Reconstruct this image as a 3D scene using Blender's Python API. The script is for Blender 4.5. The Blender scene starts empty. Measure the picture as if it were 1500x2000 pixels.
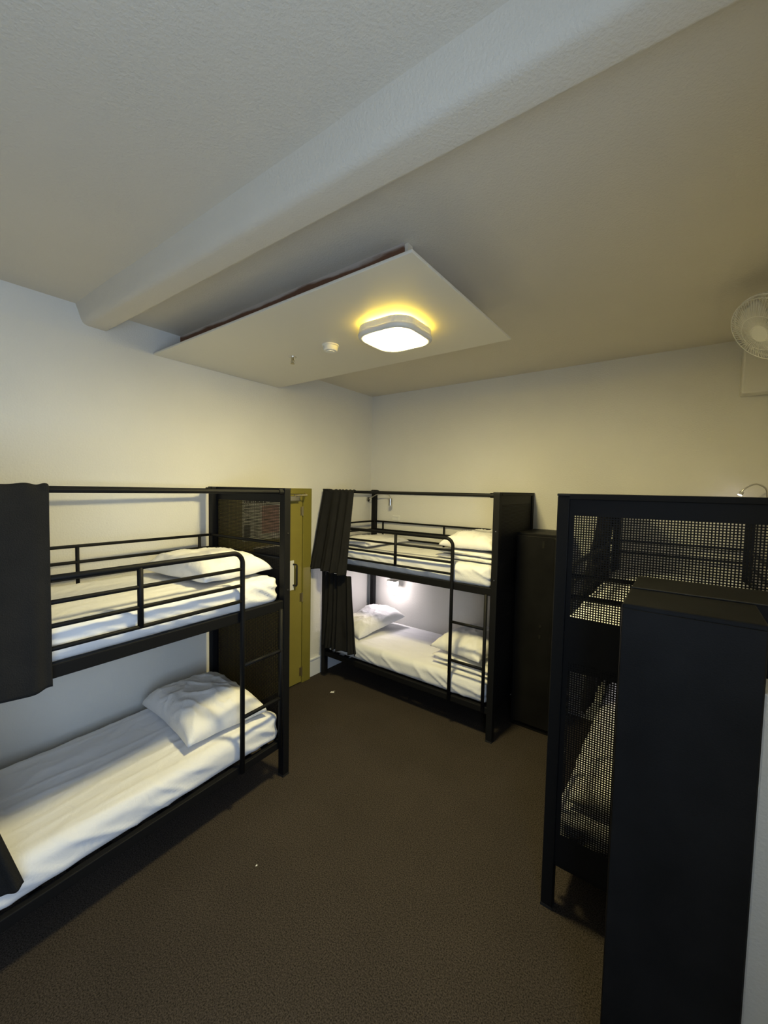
import bpy, bmesh, math, random
from mathutils import Vector, Matrix, noise
random.seed(7)
C = bpy.context.scene.collection
SC = bpy.context.scene

# ------------------------------------------------------------------ camera
F_PX = 791.24
R_CW = Matrix(((0.8011, -0.0483, 0.5966), (0.5983, 0.0318, -0.8006), (0.0194, 0.9983, 0.0549)))
cam = bpy.data.objects.new('camera', bpy.data.cameras.new('camera'))
C.objects.link(cam)
cam.data.sensor_fit = 'HORIZONTAL'; cam.data.sensor_width = 36
cam.data.lens = F_PX * 36 / 1500
cam.data.clip_start = 0.02
X = Vector(R_CW[0]).normalized(); Y = Vector(R_CW[1]); Y = (Y - X * X.dot(Y)).normalized(); Z = X.cross(Y)
cam.matrix_world = Matrix.Translation((0, 0, 2.1)) @ Matrix((X, Y, Z)).to_4x4()
SC.camera = cam

# ------------------------------------------------------------------ light
LAMP_E, GLOW_E = 215.0, 60.0
LED_E = 80.0
WINDOW_W = 52.0
SC.view_settings.view_transform = 'Standard'
SC.view_settings.look = 'None'
SC.view_settings.gamma = 1.0
SC.view_settings.use_curve_mapping = False
SC.view_settings.exposure = 0.14
w = bpy.data.worlds.new('world'); SC.world = w; w.use_nodes = True
w.node_tree.nodes['Background'].inputs[0].default_value = (0.55, 0.7, 1.0, 1)
w.node_tree.nodes['Background'].inputs[1].default_value = 0.6

XL, XR, YB, YF, ZC = -3.28, 0.52, 4.11, -1.3, 3.285

def area_light(name, loc, rot, sx, sy, power, col):
    l = bpy.data.lights.new(name, 'AREA'); l.shape = 'RECTANGLE'; l.size = sx; l.size_y = sy
    l.energy = power; l.color = col
    o = bpy.data.objects.new(name, l); C.objects.link(o); o.location = loc; o.rotation_euler = rot
    return o
# daylight entering through the window beside the photographer
area_light('window_daylight', (XR + .14, -0.35, 1.78), (0, math.radians(84), 0), 1.5, 1.55, WINDOW_W, (0.57, 0.75, 1.0))

# ------------------------------------------------------------------ materials
def mat(name, col, rough=0.6, bump=0.0, bscale=60.0, metal=0.0, var=0.0, vscale=3.0, spec=0.5, emit=None, estr=0.0, distort=0.0, detail=4):
    m = bpy.data.materials.new(name); m.use_nodes = True
    nt = m.node_tree; b = nt.nodes['Principled BSDF']
    b.inputs['Base Color'].default_value = (*col, 1); b.inputs['Roughness'].default_value = rough
    b.inputs['Metallic'].default_value = metal; b.inputs['Specular IOR Level'].default_value = spec
    tc = nt.nodes.new('ShaderNodeTexCoord')
    if bump:
        n = nt.nodes.new('ShaderNodeTexNoise'); n.inputs['Scale'].default_value = bscale; n.inputs['Detail'].default_value = detail
        n.inputs['Distortion'].default_value = distort
        bp = nt.nodes.new('ShaderNodeBump'); bp.inputs['Strength'].default_value = bump; bp.inputs['Distance'].default_value = 0.01
        nt.links.new(tc.outputs['Object'], n.inputs['Vector']); nt.links.new(n.outputs['Fac'], bp.inputs['Height'])
        nt.links.new(bp.outputs['Normal'], b.inputs['Normal'])
    if var:
        n2 = nt.nodes.new('ShaderNodeTexNoise'); n2.inputs['Scale'].default_value = vscale; n2.inputs['Detail'].default_value = 5
        r = nt.nodes.new('ShaderNodeValToRGB')
        r.color_ramp.elements[0].position = 0.3; r.color_ramp.elements[1].position = 0.7
        r.color_ramp.elements[0].color = (*[c * (1 - var) for c in col], 1); r.color_ramp.elements[1].color = (*[min(1, c * (1 + var)) for c in col], 1)
        nt.links.new(tc.outputs['Object'], n2.inputs['Vector']); nt.links.new(n2.outputs['Fac'], r.inputs['Fac'])
        nt.links.new(r.outputs['Color'], b.inputs['Base Color'])
    if emit:
        b.inputs['Emission Color'].default_value = (*emit, 1); b.inputs['Emission Strength'].default_value = estr
    return m

M = {
 'wall': mat('wall_paint', (0.72, 0.70, 0.65), 0.75, 0.25, 90, var=0.03, vscale=1.5),
 'ceil': mat('ceiling_paint', (0.66, 0.615, 0.53), 0.8, 0.28, 110, var=0.03, vscale=1.2),
 'board': mat('board_paint', (0.72, 0.69, 0.61), 0.45, 0.04, 30),
 'frontwall': mat('bounce_cut_taupe', (0.42, 0.39, 0.33), 0.8, 0.2, 90),  # made-up taupe for the unseen front wall, darkened to cut bounce light
 'paleedge': mat('pale_black_edge', (0.035, 0.032, 0.026), 0.6, 0.3, 80, var=0.5, vscale=14),
 'trimwhite': mat('gloss_white', (0.74, 0.75, 0.78), 0.35, 0.05, 20),
 'steel': mat('black_powder_coat', (0.007, 0.007, 0.0075), 0.58, 0.06, 300, spec=0.16),
 'sheetsteel': mat('black_sheet_steel', (0.008, 0.008, 0.009), 0.55, 0.05, 250, spec=0.16),
 'locker': mat('black_locker_steel', (0.009, 0.009, 0.0095), 0.5, 0.06, 200, var=0.25, vscale=5, spec=0.10),
 'curtain': mat('charcoal_cloth', (0.016, 0.0155, 0.015), 0.95, 0.35, 220, var=0.12, vscale=8, spec=0.15),
 'sheet': mat('white_cotton', (0.80, 0.80, 0.82), 0.85, 0.4, 9, spec=0.2, distort=1.2, detail=6),
 'pillow': mat('white_pillowcase', (0.82, 0.81, 0.81), 0.85, 0.5, 13, spec=0.2, distort=1.5, detail=6),
 'door': mat('olive_door_paint', (0.255, 0.215, 0.045), 0.38, 0.05, 40, var=0.06, vscale=4),
 'doorframe': mat('olive_frame_paint', (0.21, 0.18, 0.032), 0.4, 0.05, 40),
 'brass': mat('worn_brass', (0.45, 0.38, 0.22), 0.35, metal=0.9),
 'chrome': mat('satin_chrome', (0.62, 0.60, 0.56), 0.28, metal=1.0),
 'whiteplastic': mat('white_plastic', (0.78, 0.77, 0.72), 0.4, 0.03, 50),
 'bezel': mat('bezel_plastic', (0.76, 0.74, 0.68), 0.45, 0.03, 50),
 'paper': mat('paper', (0.78, 0.78, 0.76), 0.6, 0.02, 40),
 'ink': mat('grey_ink', (0.12, 0.12, 0.11), 0.7),
 'pinkink': mat('pink_ink', (0.60, 0.38, 0.36), 0.7, var=0.2, vscale=30),
 'darkboard': mat('dark_board', (0.03, 0.03, 0.03), 0.5),
 'lampglass': mat('lamp_diffuser', (1, 1, 0.9), 0.4, emit=(1.0, 0.855, 0.40), estr=LAMP_E),
 'lampglow': mat('lamp_back_glow', (1, 0.9, 0.5), 0.4, emit=(1.0, 0.70, 0.04), estr=GLOW_E),
 'led': mat('reading_light_diode', (1, 1, 1), 0.4, emit=(1.0, 0.90, 0.93), estr=LED_E),
 'rubber': mat('black_rubber', (0.01, 0.01, 0.01), 0.8),
 'hole': mat('slot_black', (0.002, 0.002, 0.002), 0.9),
}
def carpet_mat():
    m = bpy.data.materials.new('brown_carpet'); m.use_nodes = True; nt = m.node_tree; b = nt.nodes['Principled BSDF']
    b.inputs['Roughness'].default_value = 0.95; b.inputs['Specular IOR Level'].default_value = 0.1
    tc = nt.nodes.new('ShaderNodeTexCoord')
    n = nt.nodes.new('ShaderNodeTexNoise'); n.inputs['Scale'].default_value = 165; n.inputs['Detail'].default_value = 4
    n2 = nt.nodes.new('ShaderNodeTexNoise'); n2.inputs['Scale'].default_value = 2.2; n2.inputs['Detail'].default_value = 4
    r = nt.nodes.new('ShaderNodeValToRGB'); e = r.color_ramp.elements
    e[0].position = 0.33; e[0].color = (0.019, 0.0155, 0.0125, 1); e[1].position = 0.66; e[1].color = (0.085, 0.069, 0.056, 1)
    mx = nt.nodes.new('ShaderNodeMixRGB'); mx.blend_type = 'MULTIPLY'; mx.inputs[0].default_value = 0.35
    bp = nt.nodes.new('ShaderNodeBump'); bp.inputs['Strength'].default_value = 0.35; bp.inputs['Distance'].default_value = 0.006
    L = nt.links.new
    L(tc.outputs['Object'], n.inputs['Vector']); L(tc.outputs['Object'], n2.inputs['Vector'])
    L(n.outputs['Fac'], r.inputs['Fac']); L(r.outputs['Color'], mx.inputs[1]); L(n2.outputs['Fac'], mx.inputs[2])
    L(mx.outputs['Color'], b.inputs['Base Color']); L(n.outputs['Fac'], bp.inputs['Height']); L(bp.outputs['Normal'], b.inputs['Normal'])
    return m
M['carpet'] = carpet_mat()
def plinth_mat():     # raw brown timber with a ragged white painted upper edge
    m = bpy.data.materials.new('part_painted_timber'); m.use_nodes = True; nt = m.node_tree; b = nt.nodes['Principled BSDF']
    b.inputs['Roughness'].default_value = 0.8
    tc = nt.nodes.new('ShaderNodeTexCoord'); sp = nt.nodes.new('ShaderNodeSeparateXYZ')
    n = nt.nodes.new('ShaderNodeTexNoise'); n.inputs['Scale'].default_value = 9; n.inputs['Detail'].default_value = 6
    mp = nt.nodes.new('ShaderNodeMapping'); mp.inputs['Scale'].default_value = (0.45, 1, 2.2)
    ad = nt.nodes.new('ShaderNodeMath'); ad.operation = 'MULTIPLY_ADD'; ad.inputs[1].default_value = 0.06
    r = nt.nodes.new('ShaderNodeValToRGB'); e = r.color_ramp.elements
    e[0].position = 0.462; e[0].color = (0.16, 0.075, 0.04, 1); e[1].position = 0.475; e[1].color = (0.52, 0.46, 0.42, 1)
    L = nt.links.new
    mu = nt.nodes.new('ShaderNodeMath'); mu.operation = 'MULTIPLY_ADD'; mu.inputs[1].default_value = 1.0; mu.inputs[2].default_value = -2.830
    L(tc.outputs['Object'], mp.inputs['Vector']); L(mp.outputs['Vector'], n.inputs['Vector']); L(tc.outputs['Object'], sp.inputs[0])
    L(sp.outputs['Z'], mu.inputs[0]); L(n.outputs['Fac'], ad.inputs[0]); L(mu.outputs[0], ad.inputs[2])
    L(ad.outputs[0], r.inputs['Fac']); L(r.outputs['Color'], b.inputs['Base Color'])
    return m
M['plinth'] = plinth_mat()

# ------------------------------------------------------------------ mesh helpers
class MB:
    def __init__(s): s.v = []; s.f = []
    def add(s, vs, fs):
        o = len(s.v); s.v += [tuple(p) for p in vs]; s.f += [tuple(i + o for i in f) for f in fs]; return s
    def box(s, x0, x1, y0, y1, z0, z1):
        vs = [(x, y, z) for x in (x0, x1) for y in (y0, y1) for z in (z0, z1)]
        return s.add(vs, [(0, 1, 3, 2), (4, 6, 7, 5), (0, 4, 5, 1), (2, 3, 7, 6), (0, 2, 6, 4), (1, 5, 7, 3)])
    def tube(s, pts, r, n=12, cap=True, radii=None):
        pts = [Vector(p) for p in pts]; rings = []; up = None
        for i, p in enumerate(pts):
            t = (pts[min(i + 1, len(pts) - 1)] - pts[max(i - 1, 0)]).normalized()
            if up is None: up = Vector((0, 0, 1)) if abs(t.z) < 0.9 else Vector((1, 0, 0))
            a = (up - t * up.dot(t)).normalized(); up = a; b = t.cross(a)
            rr = radii[i] if radii else r
            rings.append([p + (a * math.cos(2 * math.pi * k / n) + b * math.sin(2 * math.pi * k / n)) * rr for k in range(n)])
        vs = [q for g in rings for q in g]; fs = []
        for i in range(len(rings) - 1):
            for k in range(n): fs.append((i * n + k, i * n + (k + 1) % n, (i + 1) * n + (k + 1) % n, (i + 1) * n + k))
        if cap: fs.append(tuple(reversed(range(n)))); fs.append(tuple((len(rings) - 1) * n + k for k in range(n)))
        return s.add(vs, fs)
    def prism(s, poly, z0, z1):      # poly in xy
        n = len(poly)
        vs = [(x, y, z0) for x, y in poly] + [(x, y, z1) for x, y in poly]
        return s.add(vs, [tuple(reversed(range(n))), tuple(range(n, 2 * n))] + [(k, (k + 1) % n, n + (k + 1) % n, n + k) for k in range(n)])
    def xform(s, m): s.v = [tuple(m @ Vector(p)) for p in s.v]; return s
    def build(s, name, m, parent=None, smooth=False, bevel=0.0, seg=2, weld=False):
        me = bpy.data.meshes.new(name); me.from_pydata(s.v, [], s.f); me.update()
        bm = bmesh.new(); bm.from_mesh(me)
        if weld: bmesh.ops.remove_doubles(bm, verts=bm.verts, dist=1e-5)
        bmesh.ops.recalc_face_normals(bm, faces=bm.faces)
        bm.to_mesh(me); bm.free()
        if smooth:
            for p in me.polygons: p.use_smooth = True
        me.materials.append(m)
        o = bpy.data.objects.new(name, me); C.objects.link(o)
        if parent: o.parent = parent
        if bevel:
            b = o.modifiers.new('bevel', 'BEVEL'); b.width = bevel; b.segments = seg; b.limit_method = 'ANGLE'; b.angle_limit = 0.6
            if smooth is None: pass
        return o
def grid_mesh(fn, nu, nv, closed_u=False):
    mb = MB(); vs = [fn(i / nu, j / nv) for j in range(nv + 1) for i in range(nu + 1)]
    w_ = nu + 1
    return mb.add(vs, [(j * w_ + i, j * w_ + i + 1, (j + 1) * w_ + i + 1, (j + 1) * w_ + i) for j in range(nv) for i in range(nu)])
def rrect(cx, cy, sx, sy, r, n=8):
    out = []
    for (qx, qy, a0) in ((1, 1, 0), (-1, 1, 90), (-1, -1, 180), (1, -1, 270)):
        for k in range(n + 1):
            a = math.radians(a0 + 90 * k / n)
            out.append((cx + qx * (sx / 2 - r) + r * math.cos(a), cy + qy * (sy / 2 - r) + r * math.sin(a)))
    return out
def empty(name, loc=(0, 0, 0), rz=0.0):
    o = bpy.data.objects.new(name, None); C.objects.link(o); o.location = loc; o.rotation_euler = (0, 0, rz); o.empty_display_size = 0.1
    return o
def tag(o, label=None, cat=None, group=None, kind=None):
    if label: o['label'] = label
    if cat: o['category'] = cat
    if group: o['group'] = group
    if kind: o['kind'] = kind
    return o
def struct(o): o['kind'] = 'structure'; return o
def kids(o): return [c for c in bpy.data.objects if c.parent == o]
def copy_tree(o, parent=None):
    c = o.copy(); C.objects.link(c); c.parent = parent
    for ch in kids(o): copy_tree(ch, c)
    return c

# ------------------------------------------------------------------ room shell
struct(MB().box(XL - .1, XR + .1, YF - .1, YB + .1, -.1, 0).build('floor', M['carpet']))
struct(MB().box(XL - .1, XR + .1, YF - .1, YB + .1, ZC, ZC + .1).build('ceiling', M['ceil']))
struct(MB().box(XL - .1, XL, YF - .1, YB + .1, 0, ZC).build('wall_left', M['wall']))
struct(MB().box(XL, XR, YB, YB + .1, 0, ZC).build('wall_back', M['wall']))
struct(MB().box(XL, XR, YF - .1, YF, 0, ZC).build('wall_front', M['frontwall']))
wf = MB(); wy0, wy1, wz0, wz1 = -1.15, 0.45, .98, 2.52
wf.box(XR, XR + .1, YF, wy0, 0, ZC).box(XR, XR + .1, wy1, YB, 0, ZC).box(XR, XR + .1, wy0, wy1, 0, wz0).box(XR, XR + .1, wy0, wy1, wz1, ZC)
struct(wf.build('wall_right', M['wall']))
fr = MB()
for a in ((wy0, wy0 + .04, wz0, wz1), (wy1 - .04, wy1, wz0, wz1), (wy0, wy1, wz0, wz0 + .04), (wy0, wy1, wz1 - .04, wz1)):
    fr.box(XR + .05, XR + .09, a[0], a[1], a[2], a[3])
struct(fr.build('window_1', M['trimwhite']))
# low boxed-in wall beside the near locker
struct(MB().box(.213, XR, 1.62, 1.762, 0, 1.52).build('wall_partition', M['wall'], bevel=.006))
# boxed bulkhead high on the back wall
struct(MB().box(.285, XR, YB - .14, YB, 2.855, ZC).build('wall_bulkhead', M['wall'], bevel=.012))

# ceiling beam, slightly out of square with its near lower edge rounded
def beam():
    prof = [(0.958, ZC + .02), (0.963, ZC - .008), (0.975, 3.245), (0.988, 3.202), (0.992, 3.192), (0.999, 3.178), (1.010, 3.168), (1.024, 3.163), (1.034, 3.162), (1.08, 3.161), (1.13, 3.161), (1.138, 3.162), (1.143, 3.168), (1.145, 3.18), (1.148, ZC + .02)]
    mb = MB(); n = len(prof); vs = []
    N = 40
    for i in range(N + 1):
        x = XL - .02 + (XR - XL + .04) * i / N
        sk = (x - XL) * 0.0145
        for (y, z) in prof:
            w1 = 0.0035 * noise.noise((x * 1.7, y * 9, 1)) + 0.0015 * noise.noise((x * 8, y * 20, z * 20))
            vs.append((x, y + sk + w1, z + (w1 if z < ZC else 0)))
    fs = [(i * n + k, i * n + k + 1, (i + 1) * n + k + 1, (i + 1) * n + k) for i in range(N) for k in range(n - 1)]
    mb.add(vs, fs)
    return struct(mb.build('ceiling_beam', M['ceil'], smooth=True))
beam()

# baseboards
def bb(name, mbx): return struct(mbx.build(name, M['trimwhite'], bevel=.004))
bb('baseboard_left', MB().box(XL, XL + .018, 3.035, YB, 0, .185).box(XL, XL + .026, 3.035, YB, .185, .205))
bb('baseboard_left', MB().box(XL, XL + .018, YF, 1.93, 0, .185).box(XL, XL + .026, YF, 1.93, .185, .205))
bb('baseboard_back', MB().box(XL + .026, XR, YB - .018, YB, 0, .185).box(XL + .026, XR, YB - .026, YB, .185, .205))

# door on the left wall
d = empty('door_1', (XL, 2.48, 0)); d['kind'] = 'structure'
def dl(mb): return mb.xform(Matrix.Translation((0, -2.48, 0)))
dl(MB().box(0, .035, 2.055, 2.912, .012, 2.035)).build('door_leaf', M['door'], d, bevel=.003)
dl(MB().box(0, .045, 2.918, 3.035, 0, 2.099).box(0, .045, 1.935, 2.049, 0, 2.099).box(0, .045, 2.049, 2.918, 2.040, 2.099)).build('door_frame', M['doorframe'], d, bevel=.004)
for z in (1.86, .94, .13):
    dl(MB().tube([(.043, 2.914, z - .05), (.043, 2.914, z + .05)], .007, 10).box(.034, .038, 2.885, 2.914, z - .045, z + .045)).build('hinge', M['brass'], d)
cl = dl(MB().box(.036, .085, 2.60, 2.84, 1.965, 2.02)).build('door_closer', M['chrome'], d, bevel=.01)
dl(MB().tube([(.075, 2.78, 2.025), (.16, 2.86, 2.03), (.05, 2.93, 2.045)], .009, 8).tube([(.075, 2.78, 2.01), (.075, 2.78, 2.035)], .014, 10)).build('closer_arm', M['brass'], cl, smooth=False)
pl = dl(MB().box(.035, .04, 2.745, 2.80, 1.04, 1.35)).build('push_plate', M['whiteplastic'], d, bevel=.002)
dl(MB().tube([(.04, 2.79, 1.09), (.085, 2.795, 1.09), (.09, 2.795, 1.10), (.09, 2.795, 1.30), (.085, 2.795, 1.31), (.04, 2.79, 1.31)], .009, 10)).build('door_handle', M['rubber'], d, smooth=True)

# notice on the door, seen through the perforated bunk end
nt_ = MB().box(0, .003, 2.185, 2.665, 1.60, 1.985).build('door_notice', M['paper']); nt_.location = (XL + .036, 0, 0)
tag(nt_, 'white paper notice with a pinkish plan on the olive door behind the left bunk', 'notice')
ink = MB(); rr = random.Random(3)
y = 2.20
while y < 2.64:
    w_ = rr.uniform(.012, .035)
    if rr.random() < .85: ink.box(.0031, .0036, y, min(y + w_, 2.65), 1.955, 1.975)
    y += w_ + .008
for k in range(6):
    ink.box(.0031, .0036, 2.205, 2.205 + rr.uniform(.05, .08), 1.915 - k * .024, 1.9205 - k * .024)
for k in range(11):
    ink.box(.0031, .0036, 2.30, 2.30 + rr.uniform(.05, .08), 1.915 - k * .027, 1.921 - k * .027)
ink.box(.0031, .0036, 2.20, 2.275, 1.765, 1.770)
MB().box(.0031, .0036, 2.205, 2.27, 1.635, 1.75).build('printed_block', M['ink'], nt_)
ink.build('printing', M['ink'], nt_)
MB().box(.0031, .0036, 2.40, 2.60, 1.66, 1.93).build('printed_plan', M['pinkink'], nt_)
ob = MB().box(0, .02, 2.31, 2.645, 1.20, 1.52).build('door_board', M['darkboard'], bevel=.003); ob.location = (XL + .036, 0, 0)
tag(ob, 'dark board with a pale top edge on the olive door under the paper notice', 'board')
MB().box(0, .024, 2.31, 2.645, 1.521, 1.536).build('top_edge', M['bezel'], ob)

# ------------------------------------------------------------------ hanging ceiling board
cp = empty('ceiling_board', (-2.12, 2.03, ZC))
tag(cp, 'large cream board hung below the ceiling on a part-painted timber frame, carrying the lit lamp', 'ceiling panel')
def cpx(mb): return mb.xform(Matrix.Translation((2.12, -2.03, -ZC)))
cpx(MB().box(XL + .002, -.958, 1.445, 2.62, 3.085, 3.099)).build('board', M['board'], cp, bevel=.003)
po = MB().box(XL + .002, -1.145, 1.650, 2.42, 3.099, ZC - .001); po.build('timber_frame', M['plinth'], None)
tf = bpy.data.objects['timber_frame']; tf.parent = cp; tf.matrix_parent_inverse = Matrix.Translation((2.12, -2.03, -ZC))
cpx(MB().box(-1.143, -1.125, 1.66, 1.70, 3.10, ZC - .002).box(-1.12, -1.105, 1.70, 1.73, 3.10, ZC - .05)).build('batten', M['ceil'], cp)

# lamp
LX, LY = -1.45, 2.025
lamp = empty('ceiling_lamp', (LX, LY, 3.085))
tag(lamp, 'lit square white ceiling lamp with rounded corners under the hanging board', 'lamp')
def loft(mb, rings):
    n = len(rings[0]); vs = [p for r in rings for p in r]
    mb.add(vs, [(i * n + k, i * n + (k + 1) % n, (i + 1) * n + (k + 1) % n, (i + 1) * n + k) for i in range(len(rings) - 1) for k in range(n)]); return mb
def rr3(s, r, z): return [(x, y, z) for x, y in rrect(0, 0, s, s, r)]
hs = MB(); loft(hs, [rr3(.35, .10, -.018), rr3(.37, .11, -.022), rr3(.375, .11, -.058), rr3(.38, .112, -.064)])
hs.add(rr3(.35, .10, -.018), [tuple(range(36))]); hs.build('housing', M['whiteplastic'], lamp, smooth=False)
bz = MB(); loft(bz, [rr3(.38, .112, -.062), rr3(.385, .115, -.070), rr3(.378, .112, -.082), rr3(.355, .103, -.088), rr3(.315, .088, -.086), rr3(.305, .085, -.080)]); bz.build('bezel', M['bezel'], lamp, smooth=True)
df = MB(); loft(df, [rr3(.306, .085, -.080), rr3(.300, .084, -.088), rr3(.27, .08, -.096), rr3(.20, .07, -.102), rr3(.10, .04, -.105)])
df.add(rr3(.10, .04, -.105), [tuple(range(36))]); df.build('diffuser', M['lampglass'], lamp, smooth=True)
gl = MB(); loft(gl, [rr3(.30, .09, -.0005), rr3(.30, .09, -.0175)]); gl.build('back_glow', M['lampglow'], lamp)

# smoke detector and sprinkler
def lathe(mb, prof, n=32, c=(0, 0, 0)):
    rings = [[(c[0] + r * math.cos(2 * math.pi * k / n), c[1] + r * math.sin(2 * math.pi * k / n), c[2] + z) for k in range(n)] for r, z in prof]
    return loft(mb, rings)
sd = empty('smoke_detector', (-2.01, 2.045, 3.085))
tag(sd, 'small round white smoke detector on the hanging board between lamp and sprinkler', 'smoke detector')
lathe(MB(), [(.0, 0), (.058, 0), (.058, -.008), (.05, -.010), (.049, -.032), (.044, -.040), (.0, -.040)]).build('detector_body', M['whiteplastic'], sd)
lathe(MB(), [(.0, -.0402), (.028, -.0405), (.026, -.046), (.0, -.046)]).build('sensor_cap', M['whiteplastic'], sd)
sk = empty('sprinkler_head', (-2.426, 2.067, 3.085))
tag(sk, 'tiny metal fire sprinkler head poking down from the hanging board', 'sprinkler')
lathe(MB(), [(0, 0), (.028, 0), (.026, -.005), (.0, -.006)]).build('escutcheon', M['chrome'], sk)
lathe(MB(), [(.009, -.004), (.009, -.022), (.004, -.024), (.004, -.044), (.0, -.046)], 14).build('nozzle', M['brass'], sk)
sp = MB().tube([(.010, 0, -.018), (.017, 0, -.032), (.008, 0, -.048)], .0025, 6).tube([(-.010, 0, -.018), (-.017, 0, -.032), (-.008, 0, -.048)], .0025, 6)
sp.build('yoke', M['brass'], sk)
lathe(MB(), [(0, -.048), (.016, -.049), (.016, -.051), (0, -.051)], 16).build('deflector', M['brass'], sk)

# ------------------------------------------------------------------ bunk beds
L_, W_, H_ = 2.01, .92, 2.10
def perforated_end():
    X0 = L_ - .012
    ys = [0.0, .078]; zs = [.255, .404]
    def fill(a, b, pitch, hole):
        n = max(1, round((b - a) / pitch)); p = (b - a) / n; g = p * (1 - hole) / 2; out = []
        for i in range(n): out += [(a + i * p + g, a + (i + 1) * p - g)]
        return out
    hy = fill(.075, W_ - .075, .0112, .54)
    hz1 = fill(.404, 1.287, .0112, .54); hz2 = fill(1.505, 1.998, .0112, .54)
    Ys = [.03] + [v for h in hy for v in h] + [W_ - .03]
    def hole_rows(h): return [v for p in h for v in p]
    Zs = [.255] + hole_rows(hz1) + hole_rows(hz2) + [2.085]
    nz1 = len(hz1)
    mb = MB(); ny = len(Ys)
    vs = [(X0, y, z) for z in Zs for y in Ys]; fs = []
    for j in range(len(Zs) - 1):
        for i in range(ny - 1):
            if i % 2 == 1 and j % 2 == 1: continue
            fs.append((j * ny + i, j * ny + i + 1, (j + 1) * ny + i + 1, (j + 1) * ny + i))
    mb.add(vs, fs); return mb
def make_bunk():
    root = empty('bunk_bed')
    p = .055
    for (x, y) in ((0, 0), (L_ - p, 0), (0, W_ - p), (L_ - p, W_ - p)):
        po = MB().box(x, x + p, y, y + p, .012, H_ - .012).build('post', M['steel'], root, bevel=.004)
        MB().box(x - .002, x + p + .002, y - .002, y + p + .002, H_ - .012, H_).build('post_cap', M['rubber'], po, bevel=.003)
        MB().box(x - .001, x + p + .001, y - .001, y + p + .001, 0, .014).build('post_foot', M['rubber'], po)
        if y == 0 and x > 0:
            for z in (1.78, 1.376):
                MB().tube([(x + .03, -.0005, z), (x + .03, -.004, z)], .005, 10).build('bolt', M['chrome'], po)
    for z0, z1 in ((.232, .285), (1.238, 1.302)):
        for y in (.008, W_ - .048):
            MB().box(p, L_ - p, y, y + .04, z0, z1).build('side_rail', M['steel'], root, bevel=.004)
        for x in (.008, L_ - .048):
            MB().box(x, x + .035, p, W_ - p, z0, z1).build('end_rail', M['steel'], root, bevel=.004)
        sl = MB()
        for k in range(13): sl.box(.12 + k * .143, .165 + k * .143, .048, W_ - .048, z0 + .012, z0 + .030)
        sl.build('bed_slats', M['steel'], root)
    # front guard: a bent top tube that runs down as the ladder's inner stile
    xs = 1.605; yg = -.004; r = .0125
    arc = [(xs - .07 + .07 * math.sin(a), yg, 1.688 - .07 + .07 * math.cos(a)) for a in [math.radians(9 * k) for k in range(11)]]
    g = MB().tube([(p - .01, yg, 1.688), (.9, yg, 1.688)] + arc + [(xs, yg, 1.2), (xs, yg, .245)], .0155, 12)
    for z in (1.583, 1.478, 1.377): g.tube([(p - .01, yg, z), (xs, yg, z)], .011, 10)
    g.tube([(.995, yg, 1.688), (.995, yg, 1.377)], .0145, 10)
    g.build('guard_rail', M['steel'], root, smooth=True)
    ld = MB().tube([(1.922, yg, 1.25), (1.922, yg, .245)], .0145, 12).build('ladder', M['steel'], root, smooth=True)
    for z in (.955, .612):
        MB().tube([(xs, yg, z), (1.922, yg, z)], .0125, 12).build('rung', M['steel'], ld, smooth=True)
    # back guard
    yb = W_ - .022
    g = MB()
    for z in (1.703, 1.600, 1.500): g.tube([(p - .01, yb, z), (L_ - p + .01, yb, z)], .0105, 10)
    for x in (.165, 1.03, 1.862): g.tube([(x, yb, 1.703), (x, yb, 1.46)], .0115, 10)
    for x in (.165, 1.03, 1.862): g.box(x - .010, x + .010, yb - .003, yb + .003, 1.28, 1.47)
    g.build('back_guard', M['steel'], root, smooth=True)
    for x in (.028, L_ - .045):
        for z in (1.703, 1.600) + ((.56,) if x < 1 else ()):
            MB().tube([(x, p - .01, z), (x, W_ - p + .01, z)], .0105, 10).build('end_guard', M['steel'], root, smooth=True)
    zt = 2.072
    for (a, b) in (((p - .01, .028, zt), (L_ - p + .01, .028, zt)), ((p - .01, W_ - .028, zt), (L_ - p + .01, W_ - .028, zt)), ((.028, p - .01, zt), (.028, W_ - p + .01, zt))):
        va, vb = Vector(a), Vector(b); dv = (vb - va).normalized()
        t = MB().tube([va, vb], .0135, 12).tube([va, va + dv * .045], .021, 12).tube([vb - dv * .045, vb], .021, 12)
        t.build('curtain_rod', M['steel'], root, smooth=False)
    pe = perforated_end().build('perforated_end_panel', M['sheetsteel'], root)
    so = pe.modifiers.new('thick', 'SOLIDIFY'); so.thickness = .003; so.offset = 0
    MB().box(L_ - .02, L_ + .001, p - .003, W_ - p + .003, 2.072, 2.100).build('panel_top_rail', M['steel'], root, bevel=.003)
    return root
mid = make_bunk()
tag(mid, 'black metal bunk bed along the back wall with the lit reading light', 'bunk bed')
left = copy_tree(mid); right = copy_tree(mid)
mid.location = (-3.217, 3.182, 0)
ROT_L = math.radians(90 + 2.4)
PIV = Vector((-2.25, 1.91, 0))                                 # room-side corner of the left bunk's panelled end
left.rotation_euler = (0, 0, ROT_L)
left.location = PIV - Matrix.Rotation(ROT_L, 3, 'Z') @ Vector((L_, 0, 0))
right.rotation_euler = (0, 0, math.radians(-90)); right.location = (-.50, 4.085, 0)
tag(left, 'black metal bunk bed along the left wall in front of the olive door', 'bunk bed')
tag(right, 'black metal bunk bed at the right whose perforated end panel faces the camera', 'bunk bed')
FR = {'mid': Matrix.Translation(mid.location), 'left': Matrix.Translation(left.location) @ Matrix.Rotation(ROT_L, 4, 'Z'),
      'right': Matrix.Translation(right.location) @ Matrix.Rotation(math.radians(-90), 4, 'Z')}

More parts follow.
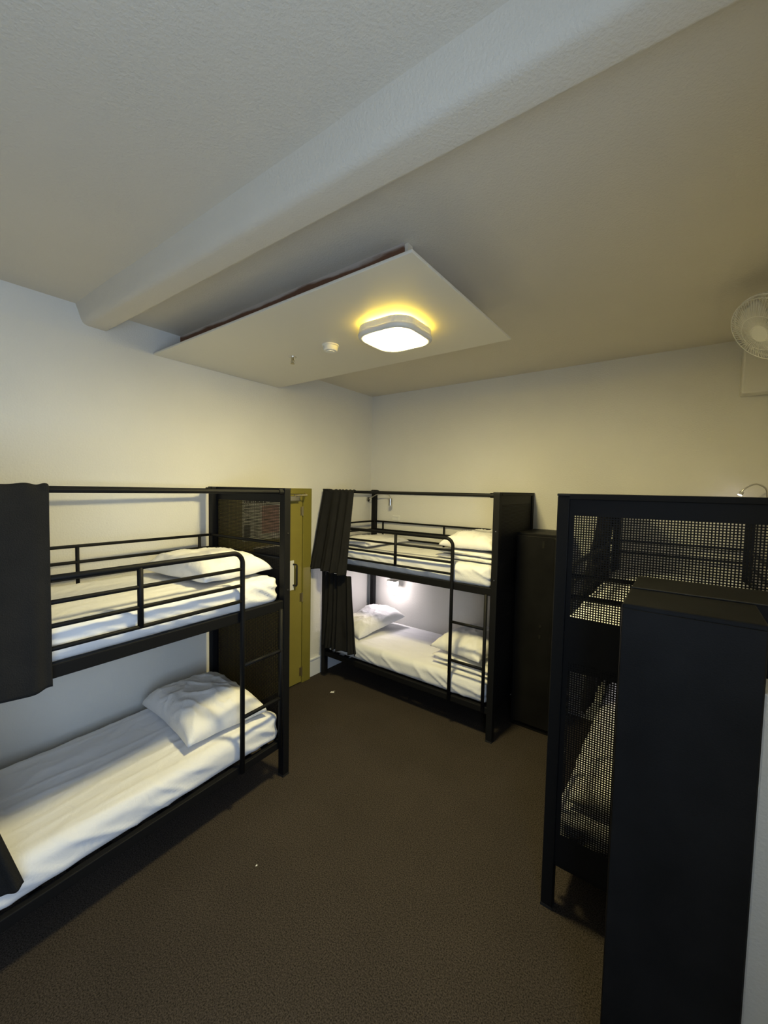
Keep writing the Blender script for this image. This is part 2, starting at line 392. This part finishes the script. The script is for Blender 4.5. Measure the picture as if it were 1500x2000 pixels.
# ------------------------------------------------------------------ bedding
def ridge(p, s): return (1 - abs(noise.noise(p) * 2)) ** 3 * s
def mattress(seed):
    x0, x1, y0, y1, h = .062, 1.948, .03, .90, .178
    nx, ny, nz = 150, 70, 14; vs = []; fs = []; idx = {}
    rad = .055
    def put(i, j, k):
        key = (i, j, k)
        if key in idx: return idx[key]
        P = Vector((x0 + (x1 - x0) * i / nx, y0 + (y1 - y0) * j / ny, h * k / nz))
        # rounded plan corners and top edge
        rc = .09
        Q = Vector((min(max(P.x, x0 + rc), x1 - rc), min(max(P.y, y0 + rc), y1 - rc), P.z)); D = P - Q
        if D.length > rc: P = Q + D.normalized() * rc
        Q = Vector((min(max(P.x, x0 + rad), x1 - rad), min(max(P.y, y0 + rad), y1 - rad), min(max(P.z, rad), h - rad))); D = P - Q
        N = D.normalized() if D.length > 1e-6 else Vector((0, 0, 1))
        if D.length > rad: P = Q + N * rad
        side = 1 - abs(N.z); endw = max(0, 1 - (x1 - P.x) / .45) + max(0, 1 - (P.x - x0) / .45)
        q = Vector((P.x * 5 + P.z * 9, P.y * 7 - P.x * 3 - P.z * 7, P.z * 3 + seed * 7.3))
        d = ridge(q, .010) * (.25 + side + .5 * endw)
        d += ridge(Vector((P.x * 1.3, P.y * 11, seed * 3.1)), .0042)
        d += .006 * noise.noise(Vector((P.x * 2.1, P.y * 2.6, seed + P.z * 4)))
        edge = 1 if P.z > .02 else 0
        P = P + N * d * edge
        idx[key] = len(vs); vs.append(P); return idx[key]
    for i in range(nx):
        for j in range(ny):
            fs.append((put(i, j, nz), put(i + 1, j, nz), put(i + 1, j + 1, nz), put(i, j + 1, nz)))
            fs.append((put(i, j, 0), put(i, j + 1, 0), put(i + 1, j + 1, 0), put(i + 1, j, 0)))
    for k in range(nz):
        for i in range(nx):
            fs.append((put(i, 0, k), put(i + 1, 0, k), put(i + 1, 0, k + 1), put(i, 0, k + 1)))
            fs.append((put(i, ny, k), put(i, ny, k + 1), put(i + 1, ny, k + 1), put(i + 1, ny, k)))
        for j in range(ny):
            fs.append((put(0, j, k), put(0, j, k + 1), put(0, j + 1, k + 1), put(0, j + 1, k)))
            fs.append((put(nx, j, k), put(nx, j + 1, k), put(nx, j + 1, k + 1), put(nx, j, k + 1)))
    return MB().add(vs, fs)
mats = {}
def put_mattress(frame, z, label, seed):
    o = mattress(seed).build('mattress', M['sheet'], smooth=True); o.matrix_world = FR[frame] @ Matrix.Translation((0, 0, z))
    return tag(o, label, 'mattress', 'white-sheeted bunk mattresses')
put_mattress('left', .288, 'white-sheeted mattress on the lower bunk of the left bed, brightest in front', 1)
put_mattress('left', 1.290, 'white-sheeted mattress on the upper bunk of the left bed behind the guard rails', 2)
put_mattress('mid', .288, 'white-sheeted mattress lit by the reading light on the back-wall bed\'s lower bunk', 3)
put_mattress('mid', 1.290, 'white-sheeted mattress on the upper bunk of the back-wall bed', 4)
put_mattress('right', .288, 'mattress on the lower bunk seen through the perforated panel at right', 5)
put_mattress('right', 1.290, 'mattress on the upper bunk seen through the perforated panel at right', 6)

def pillow(w, dp, h, seed, n=56, sag=.25):
    vs = []; fs = []
    for s in (1, -1):
        for j in range(n + 1):
            for i in range(n + 1):
                u, v = -1 + 2 * i / n, -1 + 2 * j / n
                t = ((1 - abs(u) ** 3.0) * (1 - abs(v) ** 3.0)) ** .45 if abs(u) < 1 and abs(v) < 1 else 0
                x = u * w / 2 * (1 - .07 * (1 - v * v) * abs(u) ** 3) ; yy = v * dp / 2 * (1 - .08 * (1 - u * u) * abs(v) ** 3)
                r = math.hypot(u, v); a = math.atan2(v, u)
                wr = .012 * ridge(Vector((u * 2.2 + seed, v * 2.8, seed * 1.7)), 1) + .008 * ridge(Vector((a * 2.5, r * 1.1, seed)), 1) * min(1, r)
                z = (h * .80 * t + (wr + .018 * noise.noise(Vector((u * 1.6, v * 1.6, seed)))) * min(1, t * 2)) if s > 0 else -h * .20 * t
                z += .012 * noise.noise(Vector((u * 2, v * 2, seed + 9))) * (1 - t)
                vs.append((x, yy, z))
    m_ = n + 1
    for s in (0, 1):
        o = s * m_ * m_
        for j in range(n):
            for i in range(n):
                f = (o + j * m_ + i, o + j * m_ + i + 1, o + (j + 1) * m_ + i + 1, o + (j + 1) * m_ + i)
                fs.append(f if s == 0 else f[::-1])
    return MB().add(vs, fs)
def put_pillow(frame, x, y, z, w, dp, h, rot, label, seed, tilt=(0, 0)):
    o = pillow(w, dp, h, seed).build('pillow', M['pillow'], smooth=True, weld=True)
    o.matrix_world = FR[frame] @ Matrix.Translation((x, y, z + .012)) @ Matrix.Rotation(math.radians(rot), 4, 'Z') @ Matrix.Rotation(math.radians(tilt[0]), 4, 'X') @ Matrix.Rotation(math.radians(tilt[1]), 4, 'Y')
    return tag(o, label, 'pillow', 'white bunk pillows')
ZL, ZU = .472, 1.474
put_pillow('left', 1.63, .47, ZL + .034, .76, .56, .19, 84, 'plump white pillow at the ladder end of the left bed\'s lower bunk', 1)
put_pillow('left', 1.66, .47, ZU + .030, .74, .54, .16, 93, 'white pillow at the ladder end of the left bed\'s upper bunk', 2)
put_pillow('left', .28, .50, ZL + .026, .68, .50, .14, 80, 'white pillow corner showing beside the lower curtain at the photo\'s left edge', 3)
put_pillow('mid', .30, .50, ZL + .058, .72, .46, .17, 80, 'white pillow propped at the curtain end of the back bed\'s lower bunk', 4, (0, -8))
put_pillow('mid', 1.66, .50, ZU + .115, .74, .54, .15, 88, 'white pillow on a folded duvet on the back bed\'s upper bunk', 5)
put_pillow('mid', 1.62, .50, ZL + .125, .74, .54, .16, 82, 'white pillow on a folded duvet on the back bed\'s lower bunk', 6)
put_pillow('mid', .33, .48, ZU + .018, .74, .52, .07, 86, 'flat white pillow beside the curtain on the back bed\'s upper bunk', 7)
put_pillow('right', 1.66, .46, ZL + .026, .74, .50, .13, 86, 'rumpled pillow on the lower bunk just behind the perforated panel at right', 8)

def folded_duvet(w, dp, seed, layers=2, th=.042):
    # serpentine sheet folded back on itself, extruded along its width
    pts = []; z = th / 2; sgn = 1
    for l in range(layers):
        xs = [(-dp / 2 + dp * k / 14) for k in range(15)]
        if sgn < 0: xs = xs[::-1]
        for xx in xs: pts.append((xx, z, 0 if sgn > 0 else math.pi))
        if l < layers - 1:
            for k in range(1, 6):
                a = math.pi * k / 6; pts.append((sgn * (dp / 2) + sgn * th / 2 * math.sin(a), z + th / 2 - th / 2 * math.cos(a), 0))
        z += th; sgn *= -1
    n = len(pts); N = 36; outer = []; inner = []
    for i in range(n):
        a, b = pts[max(0, i - 1)], pts[min(n - 1, i + 1)]
        tx, tz = b[0] - a[0], b[1] - a[1]; l = math.hypot(tx, tz) or 1; nx_, nz_ = -tz / l, tx / l
        e = min(1, min(i, n - 1 - i) / 2 + .15); t = th * .46 * e
        outer.append((pts[i][0] + nx_ * t, pts[i][1] + nz_ * t)); inner.append((pts[i][0] - nx_ * t, pts[i][1] - nz_ * t))
    loop = outer + inner[::-1]; m_ = len(loop); vs = []
    cx = sum(p[0] for p in loop) / m_; 
    for j in range(N + 1):
        v = -1 + 2 * j / N; e = (1 - abs(v) ** 10) ** .5
        for k, (a, b) in enumerate(loop):
            mid_ = ((pts[k][0], pts[k][1]) if k < n else (pts[2 * n - 1 - k][0], pts[2 * n - 1 - k][1]))
            aa = mid_[0] + (a - mid_[0]) * e; bb = mid_[1] + (b - mid_[1]) * e
            wob = .010 * noise.noise(Vector((a * 4, b * 20 + seed, v * 3))) + .006 * ridge(Vector((a * 9, v * 5, seed)), 1)
            vs.append((aa + .012 * noise.noise(Vector((v * 4, b * 30, seed))), v * w / 2 + .01 * noise.noise(Vector((a * 5, b * 25, seed + 4))), max(0.001, bb + wob * min(1, bb * 20))))
    fs = [(j * m_ + k, j * m_ + (k + 1) % m_, (j + 1) * m_ + (k + 1) % m_, (j + 1) * m_ + k) for j in range(N) for k in range(m_)]
    for j in (0, N):
        for k in range(n - 1):
            fs.append((j * m_ + k, j * m_ + k + 1, j * m_ + (2 * n - 2 - k), j * m_ + (2 * n - 1 - k)))
    return MB().add(vs, fs)
for fz, lab, sd_ in ((ZL, 'thick white duvet folded under the pillow on the back bed\'s lower bunk', 1), (ZU, 'thick white duvet folded under the pillow on the back bed\'s upper bunk', 2)):
    o = folded_duvet(.70, .56, sd_).build('folded_duvet', M['pillow'], smooth=True)
    o.matrix_world = FR['mid'] @ Matrix.Translation((1.64, .48, fz + .004)) @ Matrix.Rotation(math.radians(-3), 4, 'Z')
    tag(o, lab, 'duvet', 'folded white duvets')

# ------------------------------------------------------------------ curtains
def curtain(frame, fn, label, pocket=True, nu=140, nv=70):
    mb = grid_mesh(fn, nu, nv)
    o = mb.build('bunk_curtain', M['curtain'], smooth=True); o.matrix_world = FR[frame]
    s = o.modifiers.new('thick', 'SOLIDIFY'); s.thickness = .003; s.offset = 0
    return tag(o, label, 'curtain', 'charcoal bunk curtains')
def hang(xt0, xt1, xb0, xb1, zt, zb, yt, yb0, yb1, nf, amp0, amp1, seed, zb1=None, rod=None, power=1.0):
    # u across, v from top to bottom; the first rows wrap over the rod
    zb1 = zb if zb1 is None else zb1
    def fn(u, v):
        ph = 2 * math.pi * (nf * u + .35 * noise.noise(Vector((u * 3, 0, seed))) * 2)
        if rod and v < .09:
            a = math.pi * (1 - v / .09) ; ry, rz, rr_ = rod
            x = xt0 + (xt1 - xt0) * u
            wv = .0035 * math.sin(ph * 2)
            return (x, ry + (rr_ + wv) * math.cos(math.pi - a), rz + (rr_ + wv) * math.sin(a))
        t = (v - .09) / .91 if rod else v
        x = xt0 + (xt1 - xt0) * u + ((xb0 - xt0) + (xb1 - xb0 - xt1 + xt0) * u) * t ** power
        z = (zt - (zt - (zb + (zb1 - zb) * u)) * t)
        y = yt + (yb0 + (yb1 - yb0) * u - yt) * t ** power
        amp = amp0 + (amp1 - amp0) * t
        y += amp * math.sin(ph) + amp * .5 * math.sin(2.3 * ph + 1 + 2 * t) * t + .006 * noise.noise(Vector((u * 9, t * 4, seed))) * (.3 + t)
        x += amp * .5 * math.cos(ph * 1.0) * t * .6
        z += .006 * math.sin(ph + 1) * t
        return (x, y, z)
    return fn
RD = (.028, 2.072, .019)
# left bunk: flat drawn panel, then the lower one
curtain('left', hang(-.0, .635, -.02, .615, 2.072, 1.225, .004, -.052, -.052, 3.2, .0015, .006, 1, rod=(.028, 2.072, .024), power=.6), 'charcoal curtain hanging flat over the upper bunk at the photo\'s left edge')
curtain('left', hang(.0, .30, .0, .50, 1.205, .43, -.026, -.050, -.050, 3.0, .004, .012, 2), 'charcoal curtain edge hanging over the lower bunk at the photo\'s left edge')
# middle bunk: gathered and flared
curtain('mid', hang(.0, .445, -.02, .435, 2.072, 1.245, .004, -.165, -.110, 4.3, .007, .022, 3, zb1=1.205, rod=(.028, 2.072, .022), power=.95), 'gathered charcoal curtain flaring over the upper bunk of the back-wall bed')
curtain('mid', hang(.09, .46, .055, .565, 1.19, .365, -.026, -.055, -.055, 4.6, .010, .024, 4, zb1=.385), 'gathered charcoal curtain hanging over the lower bunk of the back-wall bed')
curtain('right', hang(.0, .72, .0, .95, 2.072, 1.24, .004, -.06, -.08, 6, .005, .016, 5, rod=(.028, 2.072, .022)), 'dark curtain on the upper bunk seen through the perforated panel at right')
curtain('right', hang(.0, .72, .0, .74, 1.205, .42, -.026, -.045, -.05, 6, .006, .018, 6), 'dark curtain on the lower bunk seen through the perforated panel at right')

# ------------------------------------------------------------------ lockers
def locker(w_, dp, h, name='locker'):
    root = empty('locker')
    MB().box(0, w_, 0.018, dp, .0, h).build('body', M['locker'], root, bevel=.004)
    dr = MB().box(.012, w_ - .012, 0, .017, .05, h - .022).build('door', M['locker'], root, bevel=.003)
    return root, dr
lk, dr = locker(.345, .52, 1.747)
lk.location = (-1.195, 3.575, 0)
tag(lk, 'black locker standing between the back-wall bunk and the right bunk', 'locker')
MB().box(.225, .247, -.003, .001, 1.625, 1.69).build('vent_slot', M['hole'], dr, bevel=.004)
MB().tube([(.236, -.004, .95), (.236, .001, .95)], .012, 14).build('lock', M['hole'], dr)
MB().box(.226, .246, -.004, .001, .84, .875).build('latch', M['hole'], dr, bevel=.004)
MB().box(.318, .343, -.004, .017, .05, 1.72).build('edge_trim', M['locker'], lk, bevel=.006)
l2 = empty('locker', (-.152, 1.497, 0))
tag(l2, 'tall black locker close to the camera at lower right with a dusty top', 'locker')
MB().box(0, .352, .006, .272, 0, 1.750).build('body', M['locker'], l2, bevel=.006)
MB().box(.004, .348, 0, .0055, .03, 1.735).build('back_panel', M['locker'], l2, bevel=.002)
l3 = empty('locker', (-.152, 1.772, 0))
tag(l3, 'black locker top with a slim paler edge between the near locker and the perforated bunk end', 'locker')
MB().box(0, .64, .0, .280, 0, 1.752).build('body', M['locker'], l3, bevel=.005)
MB().box(.002, .638, -.0005, .004, 1.7515, 1.7545).build('pale_edge', M['paleedge'], l3)  # slim mottled strip, slightly lighter than the body, along the top front edge

# ------------------------------------------------------------------ reading lights and sockets
def reading_light(base, arc, head_dir, lit, label, hs_=(.026, .085), axis='y'):
    root = empty('reading_light', base)
    b0 = Vector(base); pts = [Vector(p) - b0 for p in arc]
    # smooth the arc
    sm = []
    for i in range(len(pts) - 1):
        p0 = pts[max(i - 1, 0)]; p1 = pts[i]; p2 = pts[i + 1]; p3 = pts[min(i + 2, len(pts) - 1)]
        for k in range(8):
            t = k / 8; sm.append(.5 * ((2 * p1) + (-p0 + p2) * t + (2 * p0 - 5 * p1 + 4 * p2 - p3) * t * t + (-p0 + 3 * p1 - 3 * p2 + p3) * t ** 3))
    sm.append(pts[-1])
    if axis == 'y': MB().tube([(0, .0, 0), (0, -.022, 0)], .03, 20).build('wall_mount', M['chrome'], root, bevel=.003)
    else: MB().tube([(0, 0, 0), (.022, 0, 0)], .03, 20).build('wall_mount', M['chrome'], root, bevel=.003)
    MB().tube(sm, .0055, 8).build('gooseneck', M['chrome'], root, smooth=True)
    e = pts[-1]; hd = Vector(head_dir).normalized()
    h = MB().tube([e - hd * .004, e + hd * hs_[1]], hs_[0], 16).build('lamp_head', M['chrome'], root, bevel=.003)
    MB().tube([e + hd * (hs_[1] + .0005), e + hd * (hs_[1] + .003)], hs_[0] * .86, 16).build('diode', M['led'] if lit else M['whiteplastic'], h)
    tag(root, label, 'reading light')
    return root
reading_light((XL + .001, 4.04, 1.975), [(XL + .02, 4.04, 1.975), (-3.18, 3.98, 1.995), (-3.06, 3.98, 2.045), (-2.93, 4.0, 2.045), (-2.885, 4.0, 1.995)], (.0, 0, -1), False, 'unlit chrome gooseneck reading light over the back bed\'s upper bunk', hs_=(.024, .085), axis='x')
rl = reading_light((-2.95, YB - .001, 1.16), [(-2.95, YB - .02, 1.16), (-2.93, 3.98, 1.18), (-2.86, 3.96, 1.15), (-2.826, 3.98, 1.06)], (0.0, .0, -1), False, 'bright lit reading light on the wall above the back bed\'s lower bunk', hs_=(.022, .04))
hd_ = Vector((-2.815 + 2.95, 3.98 - (YB - .001), .985 - 1.16))
MB().box(hd_.x - .066, hd_.x + .066, hd_.y - .028, hd_.y + .034, hd_.z + .008, hd_.z + .022).box(hd_.x - .066, hd_.x + .066, hd_.y + .027, hd_.y + .034, hd_.z - .060, hd_.z + .008).build('light_bar', M['chrome'], rl, bevel=.004)
MB().box(hd_.x - .066, hd_.x + .066, hd_.y - .032, hd_.y + .026, hd_.z - .058, hd_.z + .0075).build('diode', M['led'], rl, bevel=.022, seg=4)
reading_light((.47, YB - .001, 2.02), [(.47, YB - .02, 2.02), (.47, 4.03, 2.10), (.455, 4.0, 2.165), (.40, 3.99, 2.195), (.345, 3.99, 2.165), (.325, 3.99, 2.135)], (-.45, -.1, -1), True, 'small brass-toned gooseneck reading light with a glowing tip over the right bunk', hs_=(.014, .022))
rb = reading_light((.20, YB - .001, 1.12), [(.20, YB - .02, 1.12), (.19, 3.98, 1.14), (.12, 3.97, 1.11), (.08, 3.98, 1.04)], (0, 0, -1), False, 'reading light over the right bed\'s lower bunk, hidden by the near locker', hs_=(.022, .04))
MB().box(.08 - .20 - .05, .08 - .20 + .05, -.155, -.105, -.16, -.135).build('diode', M['led'], rb, bevel=.006)
def socket(x, z, label):
    root = empty('wall_socket', (x, YB, z))
    MB().box(-.055, .055, -.010, 0, -.035, .035).build('plate', M['whiteplastic'], root, bevel=.003)
    MB().box(-.045, .045, -.020, -.0098, .012, .026).build('ledge', M['whiteplastic'], root, bevel=.002)
    MB().box(.028, .040, -.014, -.0098, -.03, .0).build('switch', M['bezel'], root, bevel=.001)
    tag(root, label, 'socket')
socket(-2.85, .825, 'white wall socket lit from above on the back bed\'s lower bunk wall')
socket(-2.87, 1.755, 'pale wall socket above the guard rail on the back bed\'s upper bunk wall')

# ------------------------------------------------------------------ wall fan
fan = empty('wall_fan', (XR, 3.02, 2.95))
tag(fan, 'white caged wall fan high at the photo\'s right edge', 'fan')
MB().box(-.03, 0, -.06, .06, -.10, .08).build('wall_bracket', M['whiteplastic'], fan, bevel=.01)
fc = Vector((.315 - XR, 3.0 - 3.02, 3.015 - 2.95)); fn_ = Vector((-.62, -.42, -.60)).normalized()
MB().tube([(-.02, 0, 0), (-.05, .03, .04), fc - fn_ * .11], .016, 10).build('arm', M['whiteplastic'], fan, smooth=True)
q = fn_.to_track_quat('Z', 'Y').to_matrix().to_4x4(); FM = Matrix.Translation(fc) @ q
lathe(MB(), [(0, -.13), (.05, -.125), (.062, -.09), (.06, -.04), (0, -.035)], 24).xform(FM).build('motor', M['whiteplastic'], fan, smooth=True)
cg = MB(); RF = .185
def ringp(r, z, n=48): return [(r * math.cos(2 * math.pi * k / n), r * math.sin(2 * math.pi * k / n), z) for k in range(n + 1)]
for r, z, t in ((RF, 0, .005), (RF * .99, .03, .0025), (RF * .96, -.03, .0025), (.10, .062, .002), (.10, -.062, .002), (.045, .066, .003)): cg.tube(ringp(r, z), t, 6, cap=False)
for k in range(72):
    a = 2 * math.pi * k / 72; c, s = math.cos(a), math.sin(a)
    for sg in (1, -1):
        cg.tube([(RF * c, RF * s, 0), (RF * .98 * c, RF * .98 * s, .030 * sg), (.10 * c, .10 * s, .062 * sg), (.045 * c, .045 * s, .066 * sg)], .0016, 4)
cg.xform(FM).build('cage', M['whiteplastic'], fan)
lathe(MB(), [(0, .070), (.04, .069), (.045, .064), (0, .062)], 24).xform(FM).build('cage_badge', M['whiteplastic'], fan)
for k in range(3):
    a0 = 2 * math.pi * k / 3
    def bl(u, v, a0=a0):
        r = .03 + .13 * u; a = a0 + (v - .5) * 1.5 * (1 - .25 * u); return (r * math.cos(a), r * math.sin(a), .022 * (v - .5) * 2)
    o = grid_mesh(bl, 8, 8).xform(FM).build('blade', M['bezel'], fan, smooth=True)
    s = o.modifiers.new('thick', 'SOLIDIFY'); s.thickness = .002

# ------------------------------------------------------------------ scraps on the carpet
def scrap(x, y, s, label, rz):
    pts = [(-.5, -.3, .0), (.1, -.45, .12), (.5, -.1, .02), (.15, .1, .25), (.45, .5, .1), (-.05, .3, .02), (-.3, .1, .15)]
    mb = MB().add([(a * s, b * s, .002 + c * s) for a, b, c in pts] + [(0, 0, .003 + .1 * s)], [(7, k, (k + 1) % 7) for k in range(7)])
    o = mb.build('paper_scrap', M['paper']); o.location = (x, y, 0); o.rotation_euler = (0, 0, rz)
    m_ = o.modifiers.new('thick', 'SOLIDIFY'); m_.thickness = .0008
    tag(o, label, 'scrap')
scrap(-2.835, 2.975, .045, 'crumpled pale scrap on the carpet by the back bed\'s left post', .4)
scrap(-1.817, 1.317, .012, 'tiny white speck of paper in the middle of the carpet', 1.2)
